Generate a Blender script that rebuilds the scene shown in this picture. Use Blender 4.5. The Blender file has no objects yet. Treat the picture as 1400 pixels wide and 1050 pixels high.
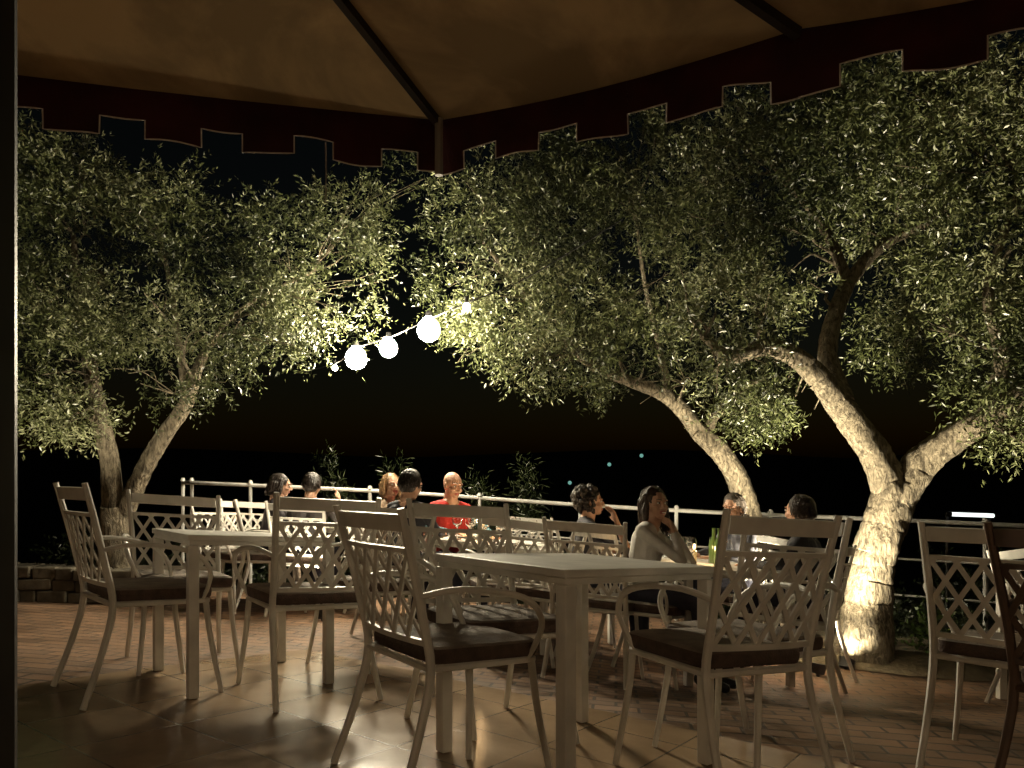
import bpy, math, random
import numpy as np
from mathutils import Vector, Matrix
random.seed(7); rng=np.random.default_rng(7)
sc=bpy.context.scene
F=1011.0; Y0=630.0; CH=1.07
def P(px,py,d): return Vector(((px-700)/F*d, d, CH-(py-Y0)/F*d))
def S(t):
    t=max(0,min(1,t)); return t*t*(3-2*t)
def gz(x,y): return -.028-.047*(x-.3)-.070*(y-2.5)-.04*S((y-3.6)/1.6)-.11*S((y-3.3)/1.4)*S((x+.8)/2.2)*(1-.5*S((y-5.3)/1.2))
# ---------------------------------------------------------------- materials
def mat(name,col,rough=.5,metal=0,spec=.5,var=0,vs=20,bump=0,bs=60,trans=0,emit=None,es=0):
    m=bpy.data.materials.new(name); m.use_nodes=True; nt=m.node_tree; b=nt.nodes['Principled BSDF']
    b.inputs['Base Color'].default_value=(*col,1); b.inputs['Roughness'].default_value=rough
    b.inputs['Metallic'].default_value=metal; b.inputs['Specular IOR Level'].default_value=spec
    b.inputs['Transmission Weight'].default_value=trans
    if emit: b.inputs['Emission Color'].default_value=(*emit,1); b.inputs['Emission Strength'].default_value=es
    tc=nt.nodes.new('ShaderNodeTexCoord')
    if var:
        n=nt.nodes.new('ShaderNodeTexNoise'); n.inputs['Scale'].default_value=vs; n.inputs['Detail'].default_value=6
        r=nt.nodes.new('ShaderNodeValToRGB'); e=r.color_ramp.elements
        e[0].position=.3; e[1].position=.7
        e[0].color=(*[c*(1-var) for c in col],1); e[1].color=(*[min(1,c*(1+var)) for c in col],1)
        nt.links.new(tc.outputs['Object'],n.inputs['Vector']); nt.links.new(n.outputs['Fac'],r.inputs['Fac'])
        nt.links.new(r.outputs['Color'],b.inputs['Base Color'])
    if bump:
        n2=nt.nodes.new('ShaderNodeTexNoise'); n2.inputs['Scale'].default_value=bs; n2.inputs['Detail'].default_value=5
        bp=nt.nodes.new('ShaderNodeBump'); bp.inputs['Strength'].default_value=bump; bp.inputs['Distance'].default_value=.01
        nt.links.new(tc.outputs['Object'],n2.inputs['Vector']); nt.links.new(n2.outputs['Fac'],bp.inputs['Height'])
        nt.links.new(bp.outputs['Normal'],b.inputs['Normal'])
    return m
M_white=mat('white_paint',(.66,.635,.58),.42,var=.14,vs=9,bump=.08,bs=200)
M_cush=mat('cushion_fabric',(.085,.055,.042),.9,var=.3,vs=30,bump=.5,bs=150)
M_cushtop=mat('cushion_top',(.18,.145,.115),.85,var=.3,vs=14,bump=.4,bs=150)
M_brown=mat('brown_paint',(.09,.05,.03),.5,var=.2)
M_black=mat('dark_metal',(.012,.012,.012),.5,var=.3)
M_maroon=mat('maroon_fabric',(.045,.006,.007),.9,var=.4,vs=6,bump=.3,bs=300)
M_pipe=mat('piping',(.6,.55,.5),.7)
M_rib=mat('rib_wood',(.022,.014,.01),.6,var=.3)
M_rail=mat('rail_paint',(.42,.42,.40),.45,var=.25,vs=5)
M_stone=mat('stone',(.10,.085,.06),.95,var=.5,vs=8,bump=1,bs=15)
M_soil=mat('soil',(.11,.085,.05),.95,var=.5,vs=12,bump=1,bs=40)
M_ground=mat('dark_ground',(.05,.045,.025),.95,var=.5,vs=2,bump=1,bs=10)
M_glass=mat('glass',(1,1,1),.02,trans=1)
M_bottle=mat('bottle_glass',(.05,.09,.03),.08)
M_plate=mat('porcelain',(.8,.8,.78),.15)
M_wax=mat('wax',(.8,.7,.5),.4)
M_fill_flame=mat('fill_flame',(1,.8,.4),.5,emit=(1,.62,.28),es=600)  # emission of the candles added as extra light
M_globe=mat('bulb_globe',(1,1,1),.3,emit=(1,.87,.62),es=560)
M_globe2=mat('bulb_small',(1,1,1),.3,emit=(1,.84,.55),es=60)
M_tube=mat('tube_light',(1,1,1),.3,emit=(.9,1,.95),es=2.0)
M_town=mat('town_lamp',(1,1,1),.3,emit=(.4,1,.85),es=.35)
M_fill=mat('fill_lamp_globe',(1,1,1),.3,emit=(1,.75,.48),es=52)  # emission of the added front fill globes
# fabric canopy
def canopy_mat():
    m=mat('canopy_fabric',(.50,.355,.19),.9,var=.30,vs=1.3,bump=.15,bs=250)
    nt=m.node_tree; b=nt.nodes['Principled BSDF']; o=nt.nodes['Material Output']
    for n in nt.nodes:
        if n.type=='TEX_NOISE' and abs(n.inputs['Scale'].default_value-1.3)<.01: n.inputs['Distortion'].default_value=.6; n.inputs['Roughness'].default_value=.6
        if n.type=='VALTORGB': n.color_ramp.elements[0].position=.42; n.color_ramp.elements[1].position=.56
    t=nt.nodes.new('ShaderNodeBsdfTranslucent'); t.inputs['Color'].default_value=(.3,.2,.1,1)
    mx=nt.nodes.new('ShaderNodeMixShader'); mx.inputs[0].default_value=.2
    nt.links.new(b.outputs[0],mx.inputs[1]); nt.links.new(t.outputs[0],mx.inputs[2]); nt.links.new(mx.outputs[0],o.inputs[0]); return m
M_canopy=canopy_mat()
def leaf_mat(name,c0,c1,c2):
    m=bpy.data.materials.new(name); m.use_nodes=True; nt=m.node_tree; b=nt.nodes['Principled BSDF']
    a=nt.nodes.new('ShaderNodeAttribute'); a.attribute_name='tone'
    r=nt.nodes.new('ShaderNodeValToRGB'); e=r.color_ramp.elements; e[0].color=(*c0,1); e[1].color=(*c2,1); k=e.new(.5); k.color=(*c1,1)
    nt.links.new(a.outputs['Fac'],r.inputs['Fac']); nt.links.new(r.outputs['Color'],b.inputs['Base Color'])
    b.inputs['Roughness'].default_value=.36
    return m
M_leaf=leaf_mat('olive_leaf',(.026,.034,.012),(.105,.122,.046),(.31,.32,.19))
M_bush=leaf_mat('bush_leaf',(.01,.015,.005),(.024,.034,.011),(.05,.06,.025))
def bark_mat():
    m=bpy.data.materials.new('bark'); m.use_nodes=True; nt=m.node_tree; b=nt.nodes['Principled BSDF']; b.inputs['Roughness'].default_value=.9
    tc=nt.nodes.new('ShaderNodeTexCoord'); mp=nt.nodes.new('ShaderNodeMapping'); mp.inputs['Scale'].default_value=(22,22,8)
    n=nt.nodes.new('ShaderNodeTexNoise'); n.inputs['Scale'].default_value=1.6; n.inputs['Detail'].default_value=10; n.inputs['Distortion'].default_value=.5; n.inputs['Roughness'].default_value=.65
    v=nt.nodes.new('ShaderNodeTexVoronoi'); v.feature='DISTANCE_TO_EDGE'; v.inputs['Scale'].default_value=1.8
    nd=nt.nodes.new('ShaderNodeMixRGB'); nd.inputs[0].default_value=.35
    r=nt.nodes.new('ShaderNodeValToRGB'); e=r.color_ramp.elements; e[0].position=.36; e[1].position=.64; e[0].color=(.045,.034,.02,1); e[1].color=(.27,.225,.155,1)
    ad=nt.nodes.new('ShaderNodeMath'); ad.operation='MULTIPLY_ADD'; ad.inputs[1].default_value=.5; bp=nt.nodes.new('ShaderNodeBump'); bp.inputs['Strength'].default_value=1; bp.inputs['Distance'].default_value=.035
    L=nt.links.new; L(tc.outputs['Object'],mp.inputs[0]); L(mp.outputs[0],n.inputs['Vector']); L(mp.outputs[0],nd.inputs[1]); L(n.outputs['Color'],nd.inputs[2]); L(nd.outputs[0],v.inputs['Vector'])
    L(n.outputs['Fac'],r.inputs['Fac']); L(r.outputs['Color'],b.inputs['Base Color']); L(v.outputs['Distance'],ad.inputs[0]); L(n.outputs['Fac'],ad.inputs[2]); L(ad.outputs[0],bp.inputs['Height']); L(bp.outputs[0],b.inputs['Normal'])
    return m
M_bark=bark_mat()
def brick_mat(name,c1,c2,mortar,w,h,rot,rough,ms=.008,off=.5,bumps=.4,loc=(0,0,0),dirt=.5,rr=.2):
    m=bpy.data.materials.new(name); m.use_nodes=True; nt=m.node_tree; b=nt.nodes['Principled BSDF']; L=nt.links.new
    tc=nt.nodes.new('ShaderNodeTexCoord'); mp=nt.nodes.new('ShaderNodeMapping'); mp.inputs['Rotation'].default_value=(0,0,rot); mp.inputs['Location'].default_value=loc
    br=nt.nodes.new('ShaderNodeTexBrick'); br.inputs['Scale'].default_value=1; br.inputs['Brick Width'].default_value=w; br.inputs['Row Height'].default_value=h
    br.inputs['Mortar Size'].default_value=ms; br.inputs['Mortar Smooth'].default_value=.3; br.offset=off
    br.inputs['Color1'].default_value=(*c1,1); br.inputs['Color2'].default_value=(*c2,1); br.inputs['Mortar'].default_value=(*mortar,1)
    n=nt.nodes.new('ShaderNodeTexNoise'); n.inputs['Scale'].default_value=2.2; n.inputs['Detail'].default_value=8; n.inputs['Roughness'].default_value=.65
    mul=nt.nodes.new('ShaderNodeMixRGB'); mul.blend_type='MULTIPLY'; mul.inputs[0].default_value=1
    r=nt.nodes.new('ShaderNodeValToRGB'); r.color_ramp.elements[0].position=.3; r.color_ramp.elements[1].position=.7; r.color_ramp.elements[0].color=(1-dirt,)*3+(1,)
    mr=nt.nodes.new('ShaderNodeMapRange'); mr.inputs[1].default_value=.3; mr.inputs[2].default_value=.7; mr.inputs[3].default_value=rough-rr*.5; mr.inputs[4].default_value=rough+rr
    n2=nt.nodes.new('ShaderNodeTexNoise'); n2.inputs['Scale'].default_value=35; n2.inputs['Detail'].default_value=5
    inv=nt.nodes.new('ShaderNodeMath'); inv.operation='MULTIPLY_ADD'; inv.inputs[1].default_value=-1.5
    bp=nt.nodes.new('ShaderNodeBump'); bp.inputs['Strength'].default_value=bumps; bp.inputs['Distance'].default_value=.006
    L(tc.outputs['Object'],mp.inputs[0]); L(mp.outputs[0],br.inputs['Vector']); L(tc.outputs['Object'],n.inputs['Vector']); L(tc.outputs['Object'],n2.inputs['Vector'])
    L(n.outputs['Fac'],r.inputs['Fac']); L(br.outputs['Color'],mul.inputs[1]); L(r.outputs['Color'],mul.inputs[2]); L(mul.outputs[0],b.inputs['Base Color'])
    L(n.outputs['Fac'],mr.inputs[0]); L(mr.outputs[0],b.inputs['Roughness'])
    L(br.outputs['Fac'],inv.inputs[0]); L(n2.outputs['Fac'],inv.inputs[2]); L(inv.outputs[0],bp.inputs['Height']); L(bp.outputs[0],b.inputs['Normal'])
    return m
M_tile=brick_mat('floor_tiles',(.43,.30,.185),(.37,.255,.155),(.17,.12,.075),.40,.40,math.radians(36),.20,ms=.005,off=0,bumps=.06,dirt=.35,rr=.08)
M_tile.node_tree.nodes['Principled BSDF'].inputs['Specular IOR Level'].default_value=.85
M_paver=brick_mat('brick_pavers',(.32,.185,.105),(.21,.125,.075),(.085,.058,.04),.22,.11,math.radians(8),.6,ms=.009,bumps=.7,dirt=.5)
# ---------------------------------------------------------------- mesh builder
class MB:
    def __init__(s): s.v=[];s.f=[];s.m=[]
    def add(s,vs,fs,mi=0):
        o=len(s.v); s.v+= [tuple(v) for v in vs]; s.f+=[tuple(i+o for i in f) for f in fs]; s.m+=[mi]*len(fs)
    def tube(s,pts,rad,n=8,mi=0,rough=0):
        pts=[Vector(p) for p in pts]; k=len(pts)
        if not hasattr(rad,'__len__'): rad=[rad]*k
        vs=[];fs=[]; up=None
        for i,p in enumerate(pts):
            t=(pts[min(i+1,k-1)]-pts[max(i-1,0)]).normalized()
            if up is None:
                a=Vector((0,0,1)) if abs(t.z)<.9 else Vector((1,0,0)); up=(a-t*a.dot(t)).normalized()
            else: up=(up-t*up.dot(t)).normalized()
            sd=t.cross(up)
            for j in range(n):
                an=2*math.pi*(j+.5)/n; r=rad[i]
                if rough: r*=1+rough*(math.sin(3*an+i*.22)*.5+math.sin(5*an-i*.3+1)*.4+random.uniform(-.12,.12))
                vs.append(p+(up*math.sin(an)+sd*math.cos(an))*r)
        for i in range(k-1):
            for j in range(n): fs.append((i*n+j,i*n+(j+1)%n,(i+1)*n+(j+1)%n,(i+1)*n+j))
        fs.append(tuple(range(n-1,-1,-1))); fs.append(tuple((k-1)*n+j for j in range(n)))
        s.add(vs,fs,mi)
    def box(s,c,sz,mi=0,rot=0,ax=None):
        c=Vector(c); R=Matrix.Rotation(rot,3,'Z') if ax is None else ax
        vs=[c+R@Vector((a*sz[0]/2,b*sz[1]/2,d*sz[2]/2)) for a in(-1,1) for b in(-1,1) for d in(-1,1)]
        s.add(vs,[(0,1,3,2),(4,6,7,5),(0,4,5,1),(2,3,7,6),(0,2,6,4),(1,5,7,3)],mi)
    def strip(s,a,b,w,t,nrm,mi=0):
        a=Vector(a);b=Vector(b);x=(b-a).normalized();n=Vector(nrm).normalized();y=n.cross(x).normalized();n=x.cross(y)
        s.box((a+b)/2,((b-a).length,w,t),mi,ax=Matrix((x,y,n)).transposed())
    def ell(s,c,r,mi=0,nu=16,nv=10):
        c=Vector(c);vs=[];fs=[]
        for i in range(nv+1):
            a=math.pi*i/nv
            for j in range(nu):
                b=2*math.pi*j/nu; vs.append(c+Vector((r[0]*math.sin(a)*math.cos(b),r[1]*math.sin(a)*math.sin(b),r[2]*math.cos(a))))
        for i in range(nv):
            for j in range(nu):
                fs.append((i*nu+j,(i+1)*nu+j,(i+1)*nu+(j+1)%nu,i*nu+(j+1)%nu))
        s.add(vs,fs,mi)
    def cap(s,a,b,ra,rb,n=12,mi=0):
        a=Vector(a);b=Vector(b); t=(b-a).normalized(); pts=[];rs=[]
        for k in (-.98,-.8,-.45,0): pts.append(a+t*ra*k); rs.append(ra*math.sqrt(1-k*k))
        for k in (0,.45,.8,.98): pts.append(b+t*rb*k); rs.append(rb*math.sqrt(1-k*k))
        s.tube(pts,rs,n,mi)
    def lathe(s,prof,c=(0,0,0),n=20,mi=0):
        vs=[];fs=[]
        for r,z in prof:
            for j in range(n):
                a=2*math.pi*j/n; vs.append((c[0]+r*math.cos(a),c[1]+r*math.sin(a),c[2]+z))
        for i in range(len(prof)-1):
            for j in range(n): fs.append((i*n+j,i*n+(j+1)%n,(i+1)*n+(j+1)%n,(i+1)*n+j))
        s.add(vs,fs,mi)
    def obj(s,name,mats,smooth=True,parent=None,loc=(0,0,0),bevel=0,fn=None):
        me=bpy.data.meshes.new(name); vs=s.v if fn is None else [tuple(fn(Vector(v))) for v in s.v]
        L=Vector(loc); vs=[(v[0]-L[0],v[1]-L[1],v[2]-L[2]) for v in vs]
        me.from_pydata(vs,[],s.f); me.polygons.foreach_set('material_index',s.m)
        for m in mats: me.materials.append(m)
        me.polygons.foreach_set('use_smooth',[smooth]*len(s.f)); me.update()
        o=bpy.data.objects.new(name,me); sc.collection.objects.link(o); o.location=L
        if smooth:
            try: me.set_sharp_from_angle(angle=math.radians(40))
            except Exception: pass
        if bevel:
            b=o.modifiers.new('bevel','BEVEL'); b.width=bevel; b.segments=2; b.limit_method='ANGLE'
        if parent: o.parent=parent; o.matrix_parent_inverse=Matrix.Translation(-Vector(parent.location))
        return o
def spline(pts,rad,sub=5):
    pts=[Vector(p) for p in pts]; out=[];rr=[]
    for i in range(len(pts)-1):
        p0=pts[max(i-1,0)];p1=pts[i];p2=pts[i+1];p3=pts[min(i+2,len(pts)-1)]
        for k in range(sub):
            t=k/sub
            out.append(.5*((2*p1)+(-p0+p2)*t+(2*p0-5*p1+4*p2-p3)*t*t+(-p0+3*p1-3*p2+p3)*t**3)); rr.append(rad[i]*(1-t)+rad[i+1]*t)
    out.append(pts[-1]); rr.append(rad[-1]); return out,rr
def placer(bx,by,th,hs=1):
    c,s=math.cos(th),math.sin(th)
    def f(v):
        x=bx+c*v.x-s*v.y; y=by+s*v.x+c*v.y
        return Vector((x,y,v.z*hs+gz(x,y)+.008))
    return f
# ---------------------------------------------------------------- chair / table
def chair(bx,by,thd,name='lattice_back_armchair',paint=None,hs=1):
    b=MB(); th=math.radians(thd)
    def back(z): return -.115*max(0,(z-.42)/.53)**1.25
    for s in(-1,1):
        p,r=spline([(s*.245,-.12,0),(s*.23,-.045,.22),(s*.222,0,.42),(s*.222,back(.6),.6),(s*.232,back(.8),.8),(s*.240,back(.94),.94)],[.013,.014,.015,.015,.014,.012],4)
        b.tube(p,r,8)
        p,r=spline([(s*.205,.40,.43),(s*.215,.42,.25),(s*.24,.46,0)],[.014,.013,.011],4); b.tube(p,r,8)
        p,r=spline([(s*.227,back(.66),.66),(s*.262,.06,.685),(s*.285,.20,.68),(s*.288,.33,.645),(s*.272,.395,.57),(s*.235,.40,.49),(s*.208,.385,.435)],[.010,.011,.012,.012,.011,.010,.010],4)
        b.tube(p,r,8)
        b.tube([(s*.215,0,.425),(s*.205,.41,.425)],.013,6)
    b.tube([(-.215,0,.425),(.215,0,.425)],.013,6); b.tube([(-.205,.41,.425),(.205,.41,.425)],.013,6)
    def bw(z): return .215+.02*(z-.5)
    n=8
    for z0,z1,t in((.868,.922,.016),(.800,.816,.012),(.500,.520,.012)):
        for i in range(n):
            xa=-bw(z0)+2*bw(z0)*i/n; xb=-bw(z0)+2*bw(z0)*(i+1)/n
            ca=-.02*(1-(xa/bw(z0))**2); cb=-.02*(1-(xb/bw(z0))**2); zc=(z0+z1)/2
            b.strip((xa,back(zc)+ca,zc),(xb+.001,back(zc)+cb,zc),z1-z0,t,(0,1,.2))
    zt,zb=.802,.518; H=zt-zb; W=.42; k=5; step=W/k; run=W*.42
    for dr in(1,-1):
        off=-.0015 if dr>0 else .0015
        for i in range(-3,k+1):
            x0=-W/2+step*i; x1=x0+run
            if dr<0: x0,x1=-x0,-x1
            t0,t1=0.,1.
            lo=-bw(.6);hi=bw(.6); dx=x1-x0
            ta=(lo-x0)/dx; tb=(hi-x0)/dx; t0=max(t0,min(ta,tb)); t1=min(t1,max(ta,tb))
            if t1-t0<.08: continue
            q=[]
            for j in range(5):
                t=t0+(t1-t0)*j/4; x=x0+(x1-x0)*t; z=zb+H*t
                q.append(Vector((x,back(z)-.02*(1-(x/.22)**2)+off,z)))
            for j in range(4): b.strip(q[j],q[j+1]+(q[j+1]-q[j])*.02,.018,.007,(0,1,.2))
    w=.215;d0=.012;d1=.43; ring=[]
    for (cx,cy,a0) in((w-.04,d1-.04,0),(-w+.04,d1-.04,90),(-w+.04,d0+.04,180),(w-.04,d0+.04,270)):
        for a in(0,30,60,90):
            an=math.radians(a0+a); ring.append((cx+.04*math.cos(an),cy+.04*math.sin(an)))
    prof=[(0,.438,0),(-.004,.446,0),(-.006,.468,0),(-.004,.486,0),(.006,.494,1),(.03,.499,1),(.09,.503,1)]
    vs=[]
    for ins,z,mi in prof:
        for x,y in ring:
            k2=1-ins/.21; vs.append((x*k2,.22+(y-.22)*k2,z+random.uniform(-.0012,.0012)))
    N=16
    for i in range(len(prof)-1):
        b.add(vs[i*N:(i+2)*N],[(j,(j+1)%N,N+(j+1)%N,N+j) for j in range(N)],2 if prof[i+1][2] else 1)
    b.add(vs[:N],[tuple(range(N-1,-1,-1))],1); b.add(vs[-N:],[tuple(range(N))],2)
    f=placer(bx,by,th,hs)
    return b.obj(name,[paint or M_white,M_cush,M_cushtop],True,loc=f(Vector((0,0,0))),fn=f)
def table(cx,cy,thd,w,l,name='dining_table',h=.735):
    b=MB(); b.box((0,0,h-.013),(w,l,.026)); b.box((0,0,h-.037),(w-.02,l-.02,.022))
    for sx in(-1,1):
        for sy in(-1,1): b.box((sx*(w/2-.026),sy*(l/2-.026),(h-.048)/2),(.046,.046,h-.048))
    f=placer(cx,cy,math.radians(thd)); return b.obj(name,[M_white],False,loc=f(Vector((0,0,0))),fn=f,bevel=.004)
table(.235,2.76,41,.79,.69); table(-1.38,3.78,38,.70,.70)
chair(-.38,2.45,-54,hs=.955)
for a in[(.80,2.40,27),(-.18,3.2,-150),(1.08,3.0,125),(-1.86,3.32,-46),(-1.9,4.2,-148),(-.88,3.40,36),(-.72,4.5,146),(1.80,2.72,-42)]:
    chair(*a)
chair(1.69,2.14,-62,'brown_armchair',M_brown)
table(1.30,5.35,14,.78,1.35); table(-.12,5.65,-8,.85,.85); table(-1.75,6.75,10,.8,.8)
table(3.5,4.35,0,.8,.8)
for a in[(.45,4.35,-20),(.36,4.95,75),(.1,6.4,175),(-2.55,6.5,-120),(-2.5,7.0,-160),(.0,4.8,15)]: chair(*a)
# ---------------------------------------------------------------- ground & paving
RAIL=[(-9,8.9),(-6,8.4),(-3.0,7.5),(-1.2,7.45),(.5,7.6),(2.0,7.3),(3.3,6.8),(4.8,6.3),(7.5,6.0),(10,5.6)]
def raily(x):
    for (a,b),(c,d) in zip(RAIL,RAIL[1:]):
        if a<=x<=c: return b+(d-b)*(x-a)/(c-a)
    return RAIL[0][1] if x<0 else RAIL[-1][1]
xs=np.concatenate([np.linspace(-400,-12,10),np.linspace(-10,10,41),np.linspace(12,400,10)])
ys=np.concatenate([np.linspace(-200,-6,8),np.linspace(-5,14,77),np.linspace(15,40,12),np.linspace(60,600,12)])
vs=[];W=len(xs)
for y in ys:
    for x in xs:
        xc=max(-10,min(10,x)); e=raily(xc)+.45; yc=max(-5,min(e,y)); z=gz(xc,yc)-.05
        if y>e: z-=min(5.5,(y-e)*.45+.15)+ .1*math.sin(x*1.7)*math.sin(y*1.3)
        if y>70: z+=min(12,(y-70)*.03)+ 3*math.sin(x*.02)*min(1,(y-70)/200)
        vs.append((x,y,z))
g=MB(); g.add(vs,[(j*W+i,j*W+i+1,(j+1)*W+i+1,(j+1)*W+i) for j in range(len(ys)-1) for i in range(W-1)]); g.obj('ground',[M_ground])
pv=MB(); xs2=np.linspace(-9,9,91); n=70; v=[];f=[]
for x in xs2:
    for k in range(n+1):
        y=-5+(raily(x)+.3+5)*k/n; v.append((x,y,gz(x,y)))
    v.append((x,raily(x)+.3,gz(x,raily(x)+.3)-.3))
m_=n+2
for i in range(len(xs2)-1):
    for k in range(n+1): f.append((i*m_+k,(i+1)*m_+k,(i+1)*m_+k+1,i*m_+k+1))
pv.add(v,f); pv.obj('brick_pavement',[M_paver],True)
tl=MB(); a=math.radians(-36); q0=Vector((-.02,3.78)); U=Vector((math.cos(a),math.sin(a))); V_=Vector((math.sin(a),-math.cos(a))); v=[];nu,nv=38,36
for i in range(nu+1):
    for k in range(nv+1):
        p=q0+U*(-1.6+.2*i)+V_*(.2*k); v.append((p.x,p.y,gz(p.x,p.y)+.005))
tl.add(v,[(i*(nv+1)+k,i*(nv+1)+k+1,(i+1)*(nv+1)+k+1,(i+1)*(nv+1)+k) for i in range(nu) for k in range(nv)]); tl.obj('tile_floor',[M_tile],True)
sb=MB(); n=28; ring=[];
for i in range(n):
    t=2*math.pi*i/n; r=1+.08*math.sin(3*t)+.05*math.sin(7*t); x=3.3+1.75*r*math.cos(t); y=6.15+.75*r*math.sin(t); ring.append((x,y,gz(x,y)+.008))
inner=[(3.3+(x-3.3)*.8,6.15+(y-6.15)*.8,z+.05+.02*random.random()) for x,y,z in ring]
sb.add(ring+inner+[(3.3,6.15,gz(3.3,6.15)+.10)],[(i,(i+1)%n,n+(i+1)%n,n+i) for i in range(n)]+[(n+i,n+(i+1)%n,2*n) for i in range(n)])
sb.obj('soil_bed',[M_soil])
w=MB()
for r in range(3):
    x=-5.8+r*.15
    while x<-3.1:
        l=random.uniform(.12,.30); y=6.3+(x+5)*.10
        w.box((x+l/2,y,gz(x,y)+.05+r*.10),(l-.008,.26+random.uniform(-.03,.03),.10+random.uniform(-.012,.005)),rot=.1+random.uniform(-.05,.05)); x+=l
w.obj('stone_wall',[M_stone],False,bevel=.012)
rl=MB(); pts=[Vector((x,y,gz(x,y))) for x,y in RAIL[2:]]; pts[0:0]=[Vector((-3.45,7.75,gz(-3.45,7.75)))]; rp,_=spline(pts,[0]*len(pts),8)
for h,r in((1.10,.020),(.75,.010),(.42,.010)): rl.tube([p+Vector((0,0,h)) for p in rp],r,8)
for i in range(0,len(rp),5): rl.tube([rp[i],rp[i]+Vector((0,0,1.12))],.018,8); rl.tube([rp[i]+Vector((0,0,1.12)),rp[i]+Vector((0,0,1.15))],[.026,.016],8)
rl.obj('metal_railing',[M_rail])
tl=MB(); a=P(1300,703,6.9); c=P(1358,705,6.9); tl.tube([a,c],.018,10); e=(c-a).normalized()
tl.tube([a-e*.05,a],.024,10,mi=1); tl.tube([c,c+e*.05],.024,10,mi=1); tl.strip(a+Vector((0,.05,0)),c+Vector((0,.05,0)),.05,.03,(0,1,0),mi=1)
z0=gz(a.x,7.0)-.6
for q in(a,c): tl.tube([q+Vector((0,.06,0)),Vector((q.x,q.y+.06,z0))],.015,6,mi=1)
tl.obj('tube_lamp',[M_tube,M_black])
# ---------------------------------------------------------------- umbrella
Ctr=Vector((-1.3,1.45,3.22)); ZE=2.52
poly=[(-3.35,2.28),(-.31,3.15),(.96,2.485),(2.1,1.98),(2.3,.3),(.9,-.95),(-1.3,-1.25),(-3.5,-.5),(-4.1,1.0)]
um=bpy.data.objects.new('patio_umbrella',None); um.location=(Ctr.x,Ctr.y,gz(Ctr.x,Ctr.y)); sc.collection.objects.link(um)
cn=MB(); K=len(poly)
for i in range(K):
    a=Vector((*poly[i],ZE)); b=Vector((*poly[(i+1)%K],ZE)); n=8; grid=[]
    for u in range(n+1):
        for v_ in range(n+1):
            e=a.lerp(b,v_/n); p=e.lerp(Ctr,u/n); sag=-.07*math.sin(math.pi*v_/n)*math.sin(math.pi*min(1,u/n+.15))*(1-u/n); p=p+Vector((0,0,sag)); grid.append(p)
    cn.add(grid,[(u*(n+1)+w_,u*(n+1)+w_+1,(u+1)*(n+1)+w_+1,(u+1)*(n+1)+w_) for u in range(n) for w_ in range(n)])
cn.obj('canopy',[M_canopy],parent=um)
va=MB(); pp=MB()
for i in range(K):
    a=Vector((*poly[i],ZE)); b=Vector((*poly[(i+1)%K],ZE)); L=(b-a).length; d=(b-a)/L; nt_=max(2,round(L/.36)); per=L/nt_
    out=Vector((a.y-b.y,b.x-a.x,0)).normalized()
    if out.dot(a-Ctr)<0: out=-out
    N=int(nt_*16)
    def wob(s,z): return out*(.02*math.sin(s*9+i)*(z/.22)+.008*math.sin(s*23+i*2)*(z/.22)+.01)
    line=[]
    for k in range(N):
        s0=L*k/N;s1=L*(k+1)/N; ph=((s0+s1)/2/per+.25)%1; dep=.215 if ph<.5+.06 else .142
        if k==0 or k==N-1: dep=.215
        d0_=dep+.006*math.sin(s0*14+i); d1_=dep+.006*math.sin(s1*14+i)
        q=[a+d*s0+wob(s0,0),a+d*s1+wob(s1,0),a+d*s1-Vector((0,0,d1_*.55))+wob(s1,.12),a+d*s1-Vector((0,0,d1_))+wob(s1,d1_),a+d*s0-Vector((0,0,d0_))+wob(s0,d0_),a+d*s0-Vector((0,0,d0_*.55))+wob(s0,.12)]
        va.add(q,[(0,1,2,5),(5,2,3,4)])
        line+=[q[4],q[3]]
    pp.tube(line,.0030,5)
va.obj('valance',[M_maroon],False,parent=um); pp.obj('valance_piping',[M_pipe],False,parent=um)
rb=MB()
for x,y in poly:
    e=Vector((x,y,ZE-.015)); rb.strip(e,Ctr+Vector((0,0,-.03)),.03,.035,(0,0,1))
rb.tube([(Ctr.x,Ctr.y,gz(Ctr.x,Ctr.y)),(Ctr.x,Ctr.y,3.3)],.03,12)
rb.box((Ctr.x,Ctr.y,gz(Ctr.x,Ctr.y)+.06),(.5,.5,.1))
rb.tube([Vector((-.31,3.135,ZE)),Vector((-.31,3.135,ZE-.24))],.018,8,mi=1)
q=P(445,195,3.04); rb.tube([q,q+Vector((.003,0,-.12)),q+Vector((0,0,-.24))],.003,5,mi=1)
rb.obj('ribs_and_pole',[M_rib,mat('strut_metal',(.3,.28,.24),.4)],parent=um)
po=MB(); po.box((-.688,.9,1.3),(.125,.10,3.6)); po.box((-.688,.9,.1),(.16,.16,.05))
po.obj('dark_awning_post',[M_black],False,bevel=.02)
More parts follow.
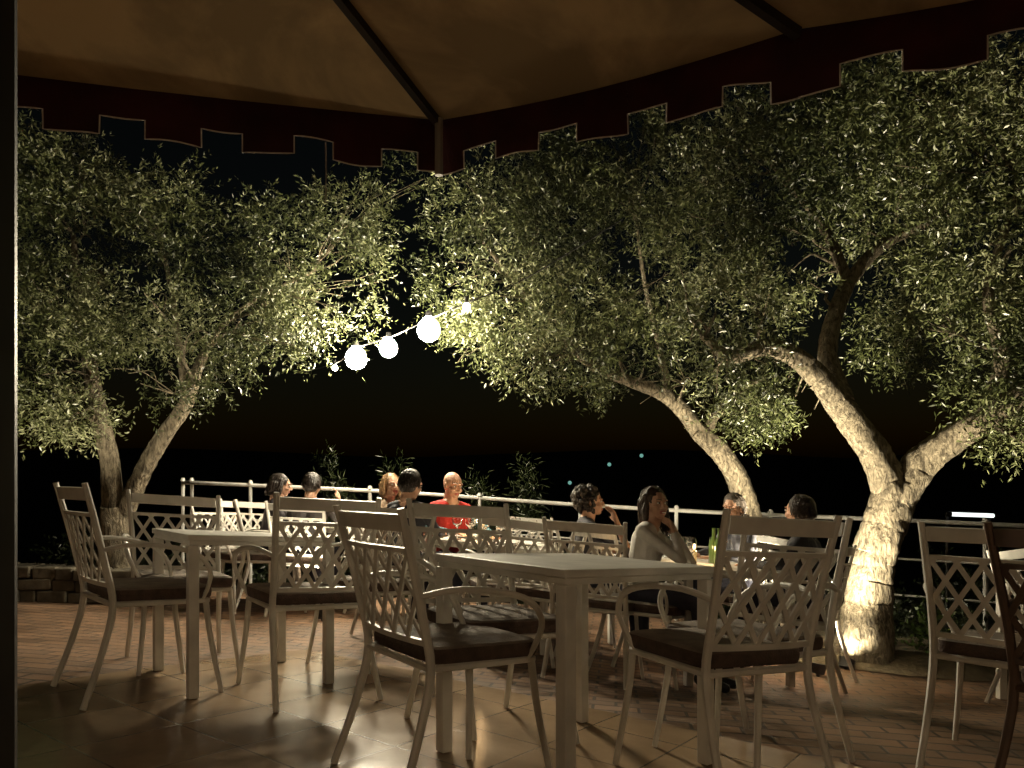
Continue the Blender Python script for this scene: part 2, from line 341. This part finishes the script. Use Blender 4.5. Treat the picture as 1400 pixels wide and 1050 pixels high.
# ---------------------------------------------------------------- trees
def nz(p,s,o=0): 
    x,y,z=p[:,0]*s+o,p[:,1]*s+o*1.3,p[:,2]*s-o
    return (np.sin(x*1.7+np.sin(y*2.3+z))+np.sin(y*1.9+np.sin(z*2.1+x*1.2))+np.sin(z*2.3+np.sin(x*1.6-y)))/3
def leaves(name,cl,dens,material,parent=None,L=.048,wd=.0060,gate=-.25,per=12,sp=.2,droop=.25):
    Vs=[];T=[]
    for (c,r) in cl:
        n=int(dens*(r[0]*r[2]+r[0]*r[1]+r[1]*r[2])/3)
        u=rng.normal(size=(n,3)); u/=np.linalg.norm(u,axis=1)[:,None]
        rad=rng.uniform(.12,1,n)**.5*(1+.24*rng.normal(size=n)*.5)
        p=np.array(c)+u*rad[:,None]*np.array(r)
        keep=nz(p,2.6)+.45*nz(p,7,3)>gate; p=p[keep];u=u[keep];n=len(p)
        if n==0: continue
        d=u*.8+rng.normal(size=(n,3))*.55+np.array([0,0,.2-droop]); d/=np.linalg.norm(d,axis=1)[:,None]
        clump=nz(p,2.3,5)*.5+.5; st=rng.normal(size=n)*.13
        for k in range(per):
            t=(k+.5)/per; s=sp*rng.uniform(.7,1.2,n)
            pos=p+d*(t*s)[:,None]+np.array([0,0,-.5*droop*sp])*(t*t)
            sd=rng.normal(size=(n,3)); sd-=d*(sd*d).sum(1)[:,None]; sd/=np.linalg.norm(sd,axis=1)[:,None]
            ld=d*.65+sd*.8; ld/=np.linalg.norm(ld,axis=1)[:,None]
            q=rng.normal(size=(n,3)); w_=np.cross(ld,q); w_/=np.linalg.norm(w_,axis=1)[:,None]
            ll=(L*rng.uniform(.65,1.25,n))[:,None]; ww=(wd*rng.uniform(.8,1.3,n))[:,None]
            nn=np.cross(ld,w_)
            quad=np.stack([pos,pos+ld*ll*.5+w_*ww+nn*ll*.04,pos+ld*ll,pos+ld*ll*.5-w_*ww+nn*ll*.04],1)
            Vs.append(quad.reshape(-1,3)); T.append(np.clip(-.12+.9*clump+st+rng.normal(size=n)*.18,0,1))
    V=np.concatenate(Vs); T=np.concatenate(T); nf=len(T)
    me=bpy.data.meshes.new(name); me.vertices.add(nf*4); me.loops.add(nf*4); me.polygons.add(nf)
    me.vertices.foreach_set('co',V.astype(np.float32).ravel()); me.loops.foreach_set('vertex_index',np.arange(nf*4,dtype=np.int32))
    me.polygons.foreach_set('loop_start',np.arange(0,nf*4,4,dtype=np.int32)); me.update(calc_edges=True)
    at=me.attributes.new('tone','FLOAT','FACE'); at.data.foreach_set('value',T.astype(np.float32))
    me.materials.append(material); o=bpy.data.objects.new(name,me); sc.collection.objects.link(o)
    if parent: o.parent=parent; o.matrix_parent_inverse=Matrix.Translation(-Vector(parent.location))
    return o
def clp(l):
    out=[]
    for c in l:
        px,py,d,rx,ry=c[:5]; rd=c[5] if len(c)>5 else (rx+ry)/2/F*d
        out.append((tuple(P(px,py,d)),(rx/F*d,rd,ry/F*d)))
    return out
def tree(name,limbs,cl,dens,rough=.12,gate=-.27):
    e=bpy.data.objects.new(name,None); e.location=limbs[0][0][0]; sc.collection.objects.link(e)
    b=MB(); allp=[]
    for pts,rad in limbs:
        p,r=spline(pts,rad,10); p=[q+Vector((random.uniform(-1,1),random.uniform(-1,1),0))*rr*.05 for q,rr in zip(p,r)]
        b.tube(p,r,20,rough=rough); allp+=list(zip(p,r))
    for c,r in cl:
        c=Vector(c)
        for k in range(5):
            tgt=c+Vector((random.uniform(-.7,.7)*r[0],random.uniform(-.7,.7)*r[1],random.uniform(-.6,.6)*r[2]))
            cand=[(q,rr) for q,rr in allp if rr<.09 and rr>.008]
            q,rr=min(cand,key=lambda t:(t[0]-tgt).length+max(0,(t[0].z-tgt.z))*1.2)
            m=q.lerp(tgt,.5)+Vector((random.uniform(-.1,.1),random.uniform(-.1,.1),.08+random.uniform(-.08,.1)))
            r0=min(rr*.6,.016); p,rs=spline([q,q.lerp(m,.5)+Vector((random.uniform(-.05,.05),0,random.uniform(-.03,.06))),m,tgt],[r0,r0*.75,r0*.55,.003],5)
            b.tube(p,rs,7,rough=.06); 
            if k==0: allp+=list(zip(p,rs))
    b.obj('trunk_and_branches',[M_bark],parent=e)
    leaves('foliage',cl,dens,M_leaf,parent=e,gate=gate); return e
tb=P(1180,885,5.75); tb.z=gz(tb.x,tb.y)-.02
D=5.75
T1l=[([tb,P(1183,830,D),P(1195,770,D),P(1210,715,D),P(1222,670,D)],[.24,.175,.16,.16,.15]),
 ([P(1222,690,D),P(1200,630,D),P(1165,575,D-.05),P(1128,528,D-.1),P(1090,490,D-.15),P(1045,475,D-.2),P(1000,487,D-.3),P(960,460,D-.4)],[.14,.12,.105,.09,.075,.065,.045,.02]),
 ([P(1150,548,D-.05),P(1132,490,D+.1),P(1142,430,D+.2),P(1165,380,D+.3),P(1205,335,D+.3),P(1265,305,D+.2),P(1330,250,D)],[.09,.075,.065,.055,.05,.04,.02]),
 ([P(1160,390,D+.3),P(1130,320,D+.4),P(1080,250,D+.3),P(1030,200,D+.2)],[.055,.04,.03,.015]),
 ([P(1222,690,D),P(1255,640,D-.05),P(1300,600,D-.2),P(1350,570,D-.4),P(1420,520,D-.6),P(1500,400,D-.7)],[.14,.125,.11,.09,.07,.03]),
 ([P(1330,585,D-.3),P(1370,500,D-.4),P(1350,400,D-.5),P(1380,300,D-.5)],[.07,.05,.035,.02])]
T1c=clp([(1330,190,5.2,150,110),(1180,200,5.4,115,100),(1040,250,5.7,115,100),(1350,330,5.3,105,90),(1230,300,6.2,90,80),(1370,500,5.3,70,90),(1300,440,6.0,80,75),
 (1080,360,6.0,85,60),(995,430,5.4,80,55),(955,330,6,85,75),(1215,455,6.4,45,50),(1065,540,6.2,55,42),(1010,515,5.5,60,34),(1500,250,5.0,150,200),(1470,480,4.9,90,110),(1390,590,5.2,45,38),(1250,130,5.0,150,70),(1090,150,5.6,120,50)])
tree('olive_tree',T1l,T1c,2500)
D=7.0; t2=P(1030,830,D); t2.z=gz(t2.x,t2.y)
T2l=[([t2,P(1028,740,D),P(1015,670,D),P(990,625,D),P(955,590,D)],[.15,.12,.105,.095,.085]),
 ([P(955,590,D),P(915,545,D),P(860,520,D),P(810,500,D),P(750,440,D),P(700,380,D),P(660,330,D)],[.08,.068,.055,.045,.035,.025,.015]),
 ([P(965,600,D),P(975,570,D),P(1010,535,D),P(1045,515,D)],[.06,.05,.04,.02]),
 ([P(915,545,D),P(900,470,D+.4),P(880,380,D+.5),P(870,300,D+.4)],[.04,.03,.02,.012])]
T2c=clp([(880,260,6.9,115,85),(765,300,6.9,105,75),(670,290,6.8,85,60),(625,385,7,50,62),(700,420,6.5,70,70),(800,400,6.4,80,75),(880,470,6.3,70,50),(780,485,6.4,70,42),(900,545,6.2,50,26),(1030,570,6.6,50,30),(645,475,7,42,42),(820,190,6.8,150,55),(725,500,6.6,42,30),(850,520,6.3,50,28),(890,390,6.3,60,50)])
tree('olive_tree',T2l,T2c,2500)
D=6.6; t3=P(160,800,D); t3.z=gz(t3.x,t3.y)
T3l=[([t3,P(160,740,D),P(156,690,D)],[.17,.14,.12]),([P(156,700,D),P(152,640,D),P(138,580,D),P(125,510,D),P(110,420,D),P(100,320,D)],[.095,.08,.075,.06,.04,.02]),
 ([P(160,720,D),P(190,655,D),P(222,600,D),P(255,550,D),P(272,500,D+.15),P(300,450,D+.5),P(350,410,D+.8),P(430,370,D+.9)],[.09,.075,.07,.06,.045,.03,.02,.015]),
 ([P(255,550,D),P(240,430,D+.2),P(220,330,D+.2)],[.035,.025,.015])]
T3c=clp([(110,270,6.3,105,85),(235,310,6.5,58,90),(80,410,6.3,80,95),(185,430,6.3,95,80),(55,540,6.3,50,50),(255,480,6.2,52,46),(190,530,6.2,62,42),(120,500,6.1,55,45),(390,340,7,85,70),(475,300,7.2,55,75),(430,430,7,78,62),(345,410,6.8,50,60),(375,485,6.7,60,32),(500,370,7.2,30,55),(555,250,7.4,55,30),(60,230,6,90,70),(-40,400,6,80,160),(105,570,6.3,50,28),(290,520,6.3,30,20)])
tree('olive_tree',T3l,T3c,2400,gate=-.2)
hb=[]
for i in range(26):
    x=-7+i*.6+random.uniform(-.2,.2); y=raily(max(-9,min(9,x)))+2.0+random.uniform(-.2,1.8); hb.append(((x,y,gz(x,y)-.5+random.uniform(-.1,.3)),(.6,.5,.6+random.uniform(-.15,.5))))
leaves('hedge',hb,450,M_bush,L=.08,wd=.014,gate=-.5,per=7)
for px,py in((455,650),(720,655),(660,672),(540,655)):
    c=P(px,py,9.2); hb=[(tuple(c+Vector((random.uniform(-.05,.05),0,-.2*k))),(.07+.04*k,.1,.2)) for k in range(4)]
    leaves('tall_garden_plant',hb,1500,M_bush,L=.10,wd=.006,gate=-1,per=6,droop=-.5)
M_fresh=leaf_mat('fresh_leaf',(.05,.09,.02),(.09,.15,.03),(.14,.2,.05))
for px,py,d in((1272,850,5.8),(1190,835,6.1),(1310,870,6.2),(1240,880,6.6),(1380,880,6)):
    c=P(px,py,d); c.z=gz(c.x,c.y)+.16
    leaves('garden_plant',[(tuple(c),(.09,.09,.16))],5000,M_fresh if px==1272 else M_bush,L=.06,wd=.013,gate=-1,per=5,droop=-.3)
# ---------------------------------------------------------------- string lights
sl=bpy.data.objects.new('string_lights',None); sl.location=P(530,470,6.2); sc.collection.objects.link(sl)
bulbs=[(458,503,8.6,.032,1),(487,490,7.2,.104,0),(531,476,7.0,.086,0),(586,451,6.2,.096,0),(638,420,5.9,.030,1)]
cb=MB(); cp=[P(400,512,10)]+[P(a,b-(14 if not s else 6),d) for a,b,d,r,s in bulbs]+[P(720,380,5.8),P(850,300,5.9)]
p,r=spline(cp,[.006]*len(cp),6); cb.tube(p,r,6)
gl=MB()
for a,b_,d,r_,s in bulbs:
    c=P(a,b_,d)
    n=20; k=r_
    gl.lathe([(0,-k*1.05),(k*.38,-k*.98),(k*.72,-k*.74),(k*.94,-k*.36),(k,0.),(k*.93,k*.38),(k*.72,k*.72),(k*.45,k*.96),(k*.26,k*1.15),(0,k*1.16)],tuple(c),n,mi=s)
    cb.tube([c+Vector((0,0,r_*1.14)),c+Vector((0,0,r_*1.14+.05))],[.028*r_/.1+.004,.02],10)
cb.obj('cable',[M_black],parent=sl); gl.obj('globes',[M_globe,M_globe2],parent=sl)
wr=MB(); wr.tube([P(1210,291,6.9),P(1300,296,6.9),P(1420,294,6.9)],.006,6); wr.obj('overhead_wire',[M_rail])
for px,py in((833,635),(877,623),(779,660)):
    t=MB(); c=P(px,py,70); t.ell(c,(.18,.18,.18),mi=0); t.tube([c+Vector((0,0,.2)),c+Vector((0,.3,.25)),c+Vector((0,.5,-6))],.06,6,mi=1); t.obj('street_lamp',[M_town,M_black])
fl=MB(); fl.ell((2.2,-3.2,2.5),(.16,.16,.16),mi=0); fl.ell((-2.8,-3.2,2.3),(.12,.12,.12),mi=0); fl.tube([(2.2,-3.2,2.66),(2.2,-3.2,2.8),(2.2,-3.6,2.8)],.02,8,mi=1); fl.tube([(-2.8,-3.2,2.4),(-2.8,-3.2,2.6),(-2.8,-3.6,2.6)],.02,8,mi=1)
fl.obj('fill_lamp',[M_fill,M_black])  # added front fill behind the camera, modelled as bracketed globes
hw=MB(); hw.box((0,-3.9,1.6),(14,.3,4.4)); hw.box((1,-3.74,1.0),(1.1,.04,2.2),mi=1); hw.box((-3,-3.74,1.4),(1.3,.04,1.2),mi=1); hw.obj('restaurant_wall',[mat('render_wall',(.5,.42,.3),.9,var=.1,vs=3),M_rib],False)
def uplight(pos,target,power,size=80,col=(1,.87,.60)):
    b=MB(); pos=Vector(pos); d=(Vector(target)-pos).normalized(); 
    b.tube([pos-d*.10,pos-d*.04,pos-d*.03],[.045,.055,.06],14); b.tube([pos-d*.08-Vector((0,0,.1)),pos-d*.08],.012,8)
    b.obj('garden_spotlight',[M_black])
    l=bpy.data.lights.new('uplight_lamp','SPOT'); l.energy=power; l.color=col; l.spot_size=math.radians(size); l.spot_blend=.7; l.shadow_soft_size=.05
    o=bpy.data.objects.new('uplight_lamp',l); sc.collection.objects.link(o); o.location=pos; o.rotation_euler=d.to_track_quat('-Z','Y').to_euler()
u=P(1120,880,5.25); u.z=gz(u.x,u.y)+.12; uplight(u,P(1180,390,5.6),840,118)
u=P(1160,880,5.55); u.z=gz(u.x,u.y)+.10; uplight(u,P(1190,790,5.75),32,110)
u=P(1060,850,5.9); u.z=gz(u.x,u.y)+.12; uplight(u,P(850,380,6.7),640,100)
u=P(-10,780,5.1); u.z=gz(u.x,u.y)+.12; uplight(u,P(130,330,6.3),280,78,(1,.88,.62))
u=P(440,800,6.0); u.z=gz(u.x,u.y)+.12; uplight(u,P(400,400,7),220,70,(1,.88,.62))
# ---------------------------------------------------------------- people
def remesh(mb,vox,smooth=3):
    me=bpy.data.meshes.new('tmp'); me.from_pydata(mb.v,[],mb.f); o=bpy.data.objects.new('tmp',me); sc.collection.objects.link(o)
    r=o.modifiers.new('r','REMESH'); r.mode='VOXEL'; r.voxel_size=vox
    s=o.modifiers.new('s','SMOOTH'); s.iterations=smooth; s.factor=.5
    dg=bpy.context.evaluated_depsgraph_get(); dg.update(); ev=o.evaluated_get(dg); m2=bpy.data.meshes.new_from_object(ev)
    V=np.empty(len(m2.vertices)*3,np.float32); m2.vertices.foreach_get('co',V); Fc=[tuple(p.vertices) for p in m2.polygons]
    bpy.data.objects.remove(o); return V.reshape(-1,3),Fc
HC={}
def cloth(c): 
    if c not in HC: HC[c]=mat('cloth',c,.85,var=.15,vs=12,bump=.4,bs=60)
    return HC[c]
M_skin=mat('skin',(.54,.32,.22),.5,var=.1,vs=30,bump=.05,bs=200)
M_lip=mat('lips',(.38,.12,.10),.4); M_eyew=mat('eye_white',(.75,.73,.7),.2); M_iris=mat('iris',(.03,.02,.015),.1); M_teeth=mat('teeth',(.8,.78,.72),.3)
def hairmat(c): return mat('hair',c,.45,var=.5,vs=60,bump=.6,bs=90)
HM={'dark':hairmat((.018,.011,.008)),'blond':hairmat((.28,.17,.08)),'grey':hairmat((.08,.065,.055)),'brown':hairmat((.035,.02,.012))}
def person(name,bx,by,thd,top,arms=None,hair='short',hc='dark',scale=.92,yaw=0,tilt=0,nod=0,female=False,sleeves=None,long_sleeve=True,trou=(.03,.03,.05),smile=False,lean=0):
    b=MB(); segs=[]
    k=.88 if female else 1
    if female: scale*=.97
    def C(a,c,ra,rb,lab): b.cap(a,c,ra,rb,14); segs.append((Vector(a),Vector(c),(ra+rb)/2,lab))
    ly=lean
    for s in(-1,1):
        C((s*.065,.16,.56),(s*.055*k,.165+ly*.3,.72),.115,.10*k,0)
        C((s*.055*k,.165+ly*.3,.72),(s*.08*k,.18+ly*.8,.93),.10*k,.105*k,0)
        C((0,.18+ly*.9,1.02),(s*.155*k,.175+ly*.9,.985),.062,.058*k,0)
        C((s*.08,.19,.545),(s*.12,.58,.535),.088,.062,1); C((s*.12,.58,.535),(s*.12,.60,.10),.060,.036,1); C((s*.12,.585,.07),(s*.135,.74,.035),.042,.03,3)
        if female: C((s*.065,.25+ly*.8,.89),(s*.065,.26+ly*.8,.885),.05,.05,0)
    C((0,.185+ly*.9,1.03),(0,.205+ly,1.13),.056,.050,2)
    arms=arms or {}
    for s,key in((-1,'L'),(1,'R')):
        sh=Vector((s*.165*k,.175+ly*.9,.98)); el,wr_,pn=arms.get(key,((s*.26,.30,.80),(s*.12,.52,.785),(0,0,-1)))
        el=Vector(el); wr_=Vector(wr_); C(sh,el,.050*k,.040*k,4); C(el,wr_,.039*k,.025,5)
        h=(wr_-el).normalized(); n=Vector(pn); n=(n-h*n.dot(h)).normalized(); sd=h.cross(n).normalized()
        thumb=-sd if sd.dot(Vector((-s,0,0)))<0 else sd
        for i in range(4):
            o=(i-1.5)*.019; base=wr_+h*.02-thumb*o*.6; kn=wr_+h*.085-thumb*o
            C(base,kn,.016,.0115,2)
            ln=(.040,.045,.042,.033)[i]; d1=(h+n*.35-thumb*(i-1.5)*.06).normalized(); m=kn+d1*ln; d2=(h+n*1.0).normalized()
            C(kn,m,.0105,.0095,2); C(m,m+d2*ln*.85,.0095,.008,2)
        tb_=wr_+h*.025+thumb*.02; tm=tb_+(h*.7+thumb*.75+n*.2).normalized()*.038; C(tb_,tm,.014,.011,2); C(tm,tm+(h+thumb*.25+n*.4).normalized()*.03,.0105,.009,2)
    V,Fc=remesh(b,.0085,3)
    cen=np.array([V[list(f)].mean(0) for f in Fc]) 
    best=np.full(len(cen),1e9);lab=np.zeros(len(cen),int)
    for a,c,r,l in segs:
        a=np.array(a);c=np.array(c);d=c-a; t=np.clip(((cen-a)@d)/(d@d),0,1); ds=np.linalg.norm(cen-(a+t[:,None]*d),axis=1)-r
        m=ds<best; best[m]=ds[m]; lab[m]=l
    lab[(lab==0)&(cen[:,2]<.60)]=1
    vneck=(lab==0)&(cen[:,2]>.985+np.abs(cen[:,0])*1.0)&(cen[:,1]>.17); lab[vneck]=2
    mi=np.array([0,1,2,3,4,4 if long_sleeve else 2])[lab]
    f=placer(bx,by,math.radians(thd)); 
    def g_(v):
        q=Vector((v[0]*scale,v[1]*.97,(v[2]-.49)*scale+.497 if v[2]>.49 else v[2]*.497/.49)); return f(q)
    bb=MB(); bb.v=[tuple(x) for x in V]; bb.f=Fc; bb.m=[int(x) for x in mi]
    o=bb.obj(name,[cloth(top),cloth(trou),M_skin,M_black,cloth(sleeves or top)],True,loc=f(Vector((0,.15,.45))),fn=g_)
    Rm=Matrix.Rotation(math.radians(yaw),3,'Z')@Matrix.Rotation(math.radians(-nod),3,'X')@Matrix.Rotation(math.radians(tilt),3,'Y')
    hc0=Vector((0,.215+ly,1.195)); hs=.98 if female else 1.02
    def H(v): return g_(hc0+Rm@(Vector(v)*hs))
    h=MB()
    h.ell((0,-.012,.022),(.074,.092,.092)); h.ell((0,.022,-.03),(.058,.066,.082)); h.ell((0,.05,-.083),(.028,.03,.024))
    h.cap((0,.084,.012),(0,.100,-.022),.008,.0115); 
    for s in(-1,1):
        h.cap((s*.008,.095,-.027),(s*.012,.092,-.027),.008,.007); h.ell((s*.036,.052,-.025),(.024,.028,.022)); h.cap((s*.014,.086,.030),(s*.046,.070,.030),.008,.007)
        h.ell((s*.074,-.005,-.012),(.010,.019,.032)); h.cap((s*.004,.087,-.054),(s*.022,.077,-.052),.0062,.004); h.cap((s*.004,.085,-.063),(s*.020,.076,-.060),.0068,.004)
    h.cap((0,-.02,-.07),(0,-.03,-.14),.048,.05)
    V,Fc=remesh(h,.0042,2); cen=np.array([V[list(q)].mean(0) for q in Fc])
    hh=MB(); hh.v=[tuple(x) for x in V]; hh.f=Fc
    lp=(np.abs(cen[:,0])<.024)&(np.abs(cen[:,2]+.0575)<.011)&(cen[:,1]>.074); hh.m=[1 if q else 0 for q in lp]
    for s in(-1,1):
        hh.ell((s*.030,.0765,.008),(.0125,.0100,.0075),mi=2,nu=12,nv=8); hh.ell((s*.030,.0855,.008),(.0055,.0020,.0055),mi=3,nu=10,nv=6)
        hh.cap((s*.017,.0925,.031),(s*.044,.078,.033),.0028,.002,mi=4,n=6)
    if smile: hh.ell((0,.0905,-.0585),(.017,.004,.0042),mi=5,nu=12,nv=6)
    hh.obj('head',[M_skin,M_lip,M_eyew,M_iris,HM['dark' if hc!='blond' else 'blond'],M_teeth],True,parent=o,fn=H)
    if hair!='bald':
        q=MB(); q.ell((0,-.024,.034),(.083,.094,.093))
        q.ell((0,-.045,-.02),(.078,.066,.075))
        if hair in('long','bob'):
            for s in(-1,1):
                q.cap((s*.06,-.01,.05),(s*.082,-.005,-.05),.03,.024); q.cap((s*.082,-.005,-.05),(s*.085,-.0,-.15 if hair=='long' else -.09),.026,.018)
            q.cap((0,-.06,0),(0,-.085,-.17 if hair=='long' else -.09),.06,.045); q.cap((-.05,-.05,0),(-.06,-.07,-.17 if hair=='long' else -.08),.05,.03); q.cap((.05,-.05,0),(.06,-.07,-.17 if hair=='long' else -.08),.05,.03)
        if hair=='curly':
            for i in range(190):
                u_=Vector((random.gauss(0,1),random.gauss(0,1)-.4,random.gauss(0,1)+.1)).normalized()
                if u_.y>.55 and u_.z<.55: continue
                c=Vector((0,-.03,.01))+Vector((u_.x*.105,u_.y*.108,u_.z*.118))*random.uniform(.9,1.08); r_=random.uniform(.012,.026); q.ell(c,(r_,r_,r_),nu=8,nv=6)
        V,Fc=remesh(q,.0055,1)
        V=V+ (0.0028*np.sin(V[:,[1]]*260+V[:,[0]]*190)*np.array([[1,0,0]])).astype(np.float32)
        q=MB(); q.v=[tuple(x) for x in V]; q.f=Fc; q.m=[0]*len(Fc)
        if hair in('long','bob','short'):
            for i in range(260 if hair!='short' else 90):
                an=random.uniform(-.35,math.pi+.35)+math.pi; x=math.cos(an)*.083; y=math.sin(an)*.09-.02; ln=(.26 if hair=='long' else .16 if hair=='bob' else .07)*random.uniform(.75,1.05)
                if y>.01 and hair=='short': continue
                pts=[Vector((x*.35,y*.4,.125)),Vector((x*.8,y*.85,.095)),Vector((x*1.03,y*1.02,.03)),Vector((x*1.06,y*1.06-.003,.02-ln*.45)),Vector((x*1.0+random.uniform(-.012,.012),y*1.05+random.uniform(-.01,.01),.03-ln))]
                q.tube(pts,[.003,.004,.0045,.004,.001],4)
        q.obj('hair',[HM[hc]],True,parent=o,fn=H)
    return o
chin=lambda s:((s*.17,.46,.80),(s*.035,.40,.98),(0,-1,0))
folk=[
 dict(name='seated_woman',bx=.68,by=4.80,thd=-118,top=(.62,.60,.56),arms={'L':chin(-1),'R':((.17,.48,.80),(.10,.42,.97),(0,-1,0))},hair='long',hc='brown',female=True,yaw=-38,tilt=6,nod=4,smile=True,long_sleeve=True,lean=.05),
 dict(name='seated_woman',bx=.38,by=5.45,thd=-82,top=(.05,.05,.06),arms={'R':((.19,.46,.80),(.07,.40,1.04),(0,-1,0))},hair='curly',hc='dark',female=True,long_sleeve=False,yaw=-10),
 dict(name='seated_man',bx=1.98,by=5.9,thd=108,top=(.10,.10,.12),hair='short',hc='grey',yaw=25,nod=12,lean=.04),
 dict(name='seated_man',bx=2.12,by=4.90,thd=58,top=(.03,.03,.035),hair='short',hc='dark',yaw=-25),
 dict(name='seated_man',bx=-.60,by=6.28,thd=-152,top=(.50,.035,.03),sleeves=(.08,.18,.20),hair='bald',yaw=10,nod=14,lean=.04,arms={'L':((-.30,.34,.80),(-.22,.60,.80),(0,0,-1))}),
 dict(name='seated_woman',bx=-1.22,by=6.55,thd=-125,top=(.3,.22,.15),hair='bob',hc='blond',female=True,yaw=-20),
 dict(name='seated_man',bx=-.90,by=5.35,thd=-32,top=(.04,.04,.05),hair='short',hc='dark',nod=14,lean=.06,scale=.88),
 dict(name='seated_woman',bx=-2.28,by=6.4,thd=-70,top=(.06,.05,.06),hair='bob',hc='dark',female=True,nod=10,lean=.06,scale=.86),
 dict(name='seated_man',bx=-1.75,by=6.1,thd=-5,top=(.08,.07,.07),hair='short',hc='dark',nod=16,lean=.08,scale=.85,arms={'R':((.27,.36,.82),(.22,.45,1.04),(-1,0,0))}),
 dict(name='seated_man',bx=3.02,by=4.3,thd=-95,top=(.16,.02,.02),hair='short',hc='dark'),
]
for p in folk:
    chair(p['bx'],p['by'],p['thd']); person(**p)
# ---------------------------------------------------------------- tableware
gm=MB(); gm.lathe([(0,.0),(.032,.001),(.032,.004),(.006,.008),(.0035,.02),(.0035,.085),(.012,.095),(.032,.115),(.038,.145),(.034,.185),(.031,.20),(.0295,.20),(.0325,.185),(.0365,.145),(.030,.117),(.010,.098),(0,.097)],n=16)
go=None
def glass(x,y):
    global go
    z=gz(x,y)+.008+.735
    if go is None: go=gm.obj('wine_glass',[M_glass]); o=go
    else: o=bpy.data.objects.new('wine_glass',go.data); sc.collection.objects.link(o)
    o.location=(x,y,z)
for x,y in((-.4,5.4),(-.3,5.32),(-.2,5.42),(-.08,5.33),(.03,5.4),(.15,5.35),(-.3,5.6),(.0,5.65),(-.1,5.9),(1.2,4.95),(1.42,4.9),(1.25,5.3),(1.5,5.5),(1.2,5.7),(-1.8,6.5),(-1.6,6.6)): glass(x,y)
for x,y in((1.39,4.95),(1.42,5.2)):
    b=MB(); b.lathe([(0,0),(.036,0),(.037,.01),(.037,.15),(.030,.185),(.014,.21),(.013,.26),(.015,.26),(.015,.272),(0,.272)],(0,0,0)); o=b.obj('wine_bottle',[M_bottle]); o.location=(x,y,gz(x,y)+.744)
for x,y in((1.08,4.85),(1.02,5.5),(1.55,5.1),(1.4,5.75),(-.38,5.75),(.1,5.55),(-.2,5.9),(-.05,5.35)):
    b=MB(); b.lathe([(0,.004),(.06,.004),(.085,.010),(.12,.02),(.121,.023),(.085,.014),(.06,.008),(0,.008)],n=28); o=b.obj('dinner_plate',[M_plate]); o.location=(x,y,gz(x,y)+.744)
for x,y in((1.24,5.02),(-.22,5.62),(-1.95,6.7)):
    b=MB(); b.lathe([(0,0),(.035,0),(.035,.008),(.014,.012),(.014,.11),(.0,.113)],n=14,mi=0); b.tube([(0,0,.11),(0,0,.122)],.0015,5,mi=2); b.ell((0,0,.137),(.011,.011,.020),mi=1,nu=8,nv=6)
    o=b.obj('fill_candle',[M_wax,M_fill_flame,M_black]); o.location=(x,y,gz(x,y)+.744)  # candles added to brighten the diners' faces
# ---------------------------------------------------------------- world & camera
w=bpy.data.worlds.new('World'); sc.world=w; w.use_nodes=True; nt=w.node_tree; bg=nt.nodes['Background']
sk=nt.nodes.new('ShaderNodeTexSky'); sk.sky_type='NISHITA'; sk.sun_disc=False; sk.sun_elevation=math.radians(2); sk.sun_rotation=math.radians(200)
nt.links.new(sk.outputs[0],bg.inputs[0]); bg.inputs[1].default_value=.0018
cam=bpy.data.cameras.new('camera'); cam.lens=26; cam.sensor_width=36; cam.shift_y=.075; cam.clip_end=2000; cam.clip_start=.05
co=bpy.data.objects.new('camera',cam); sc.collection.objects.link(co); co.location=(0,0,CH); co.rotation_euler=(math.pi/2,0,0); sc.camera=co
sc.view_settings.view_transform='Standard'; sc.view_settings.look='None'; sc.view_settings.exposure=0
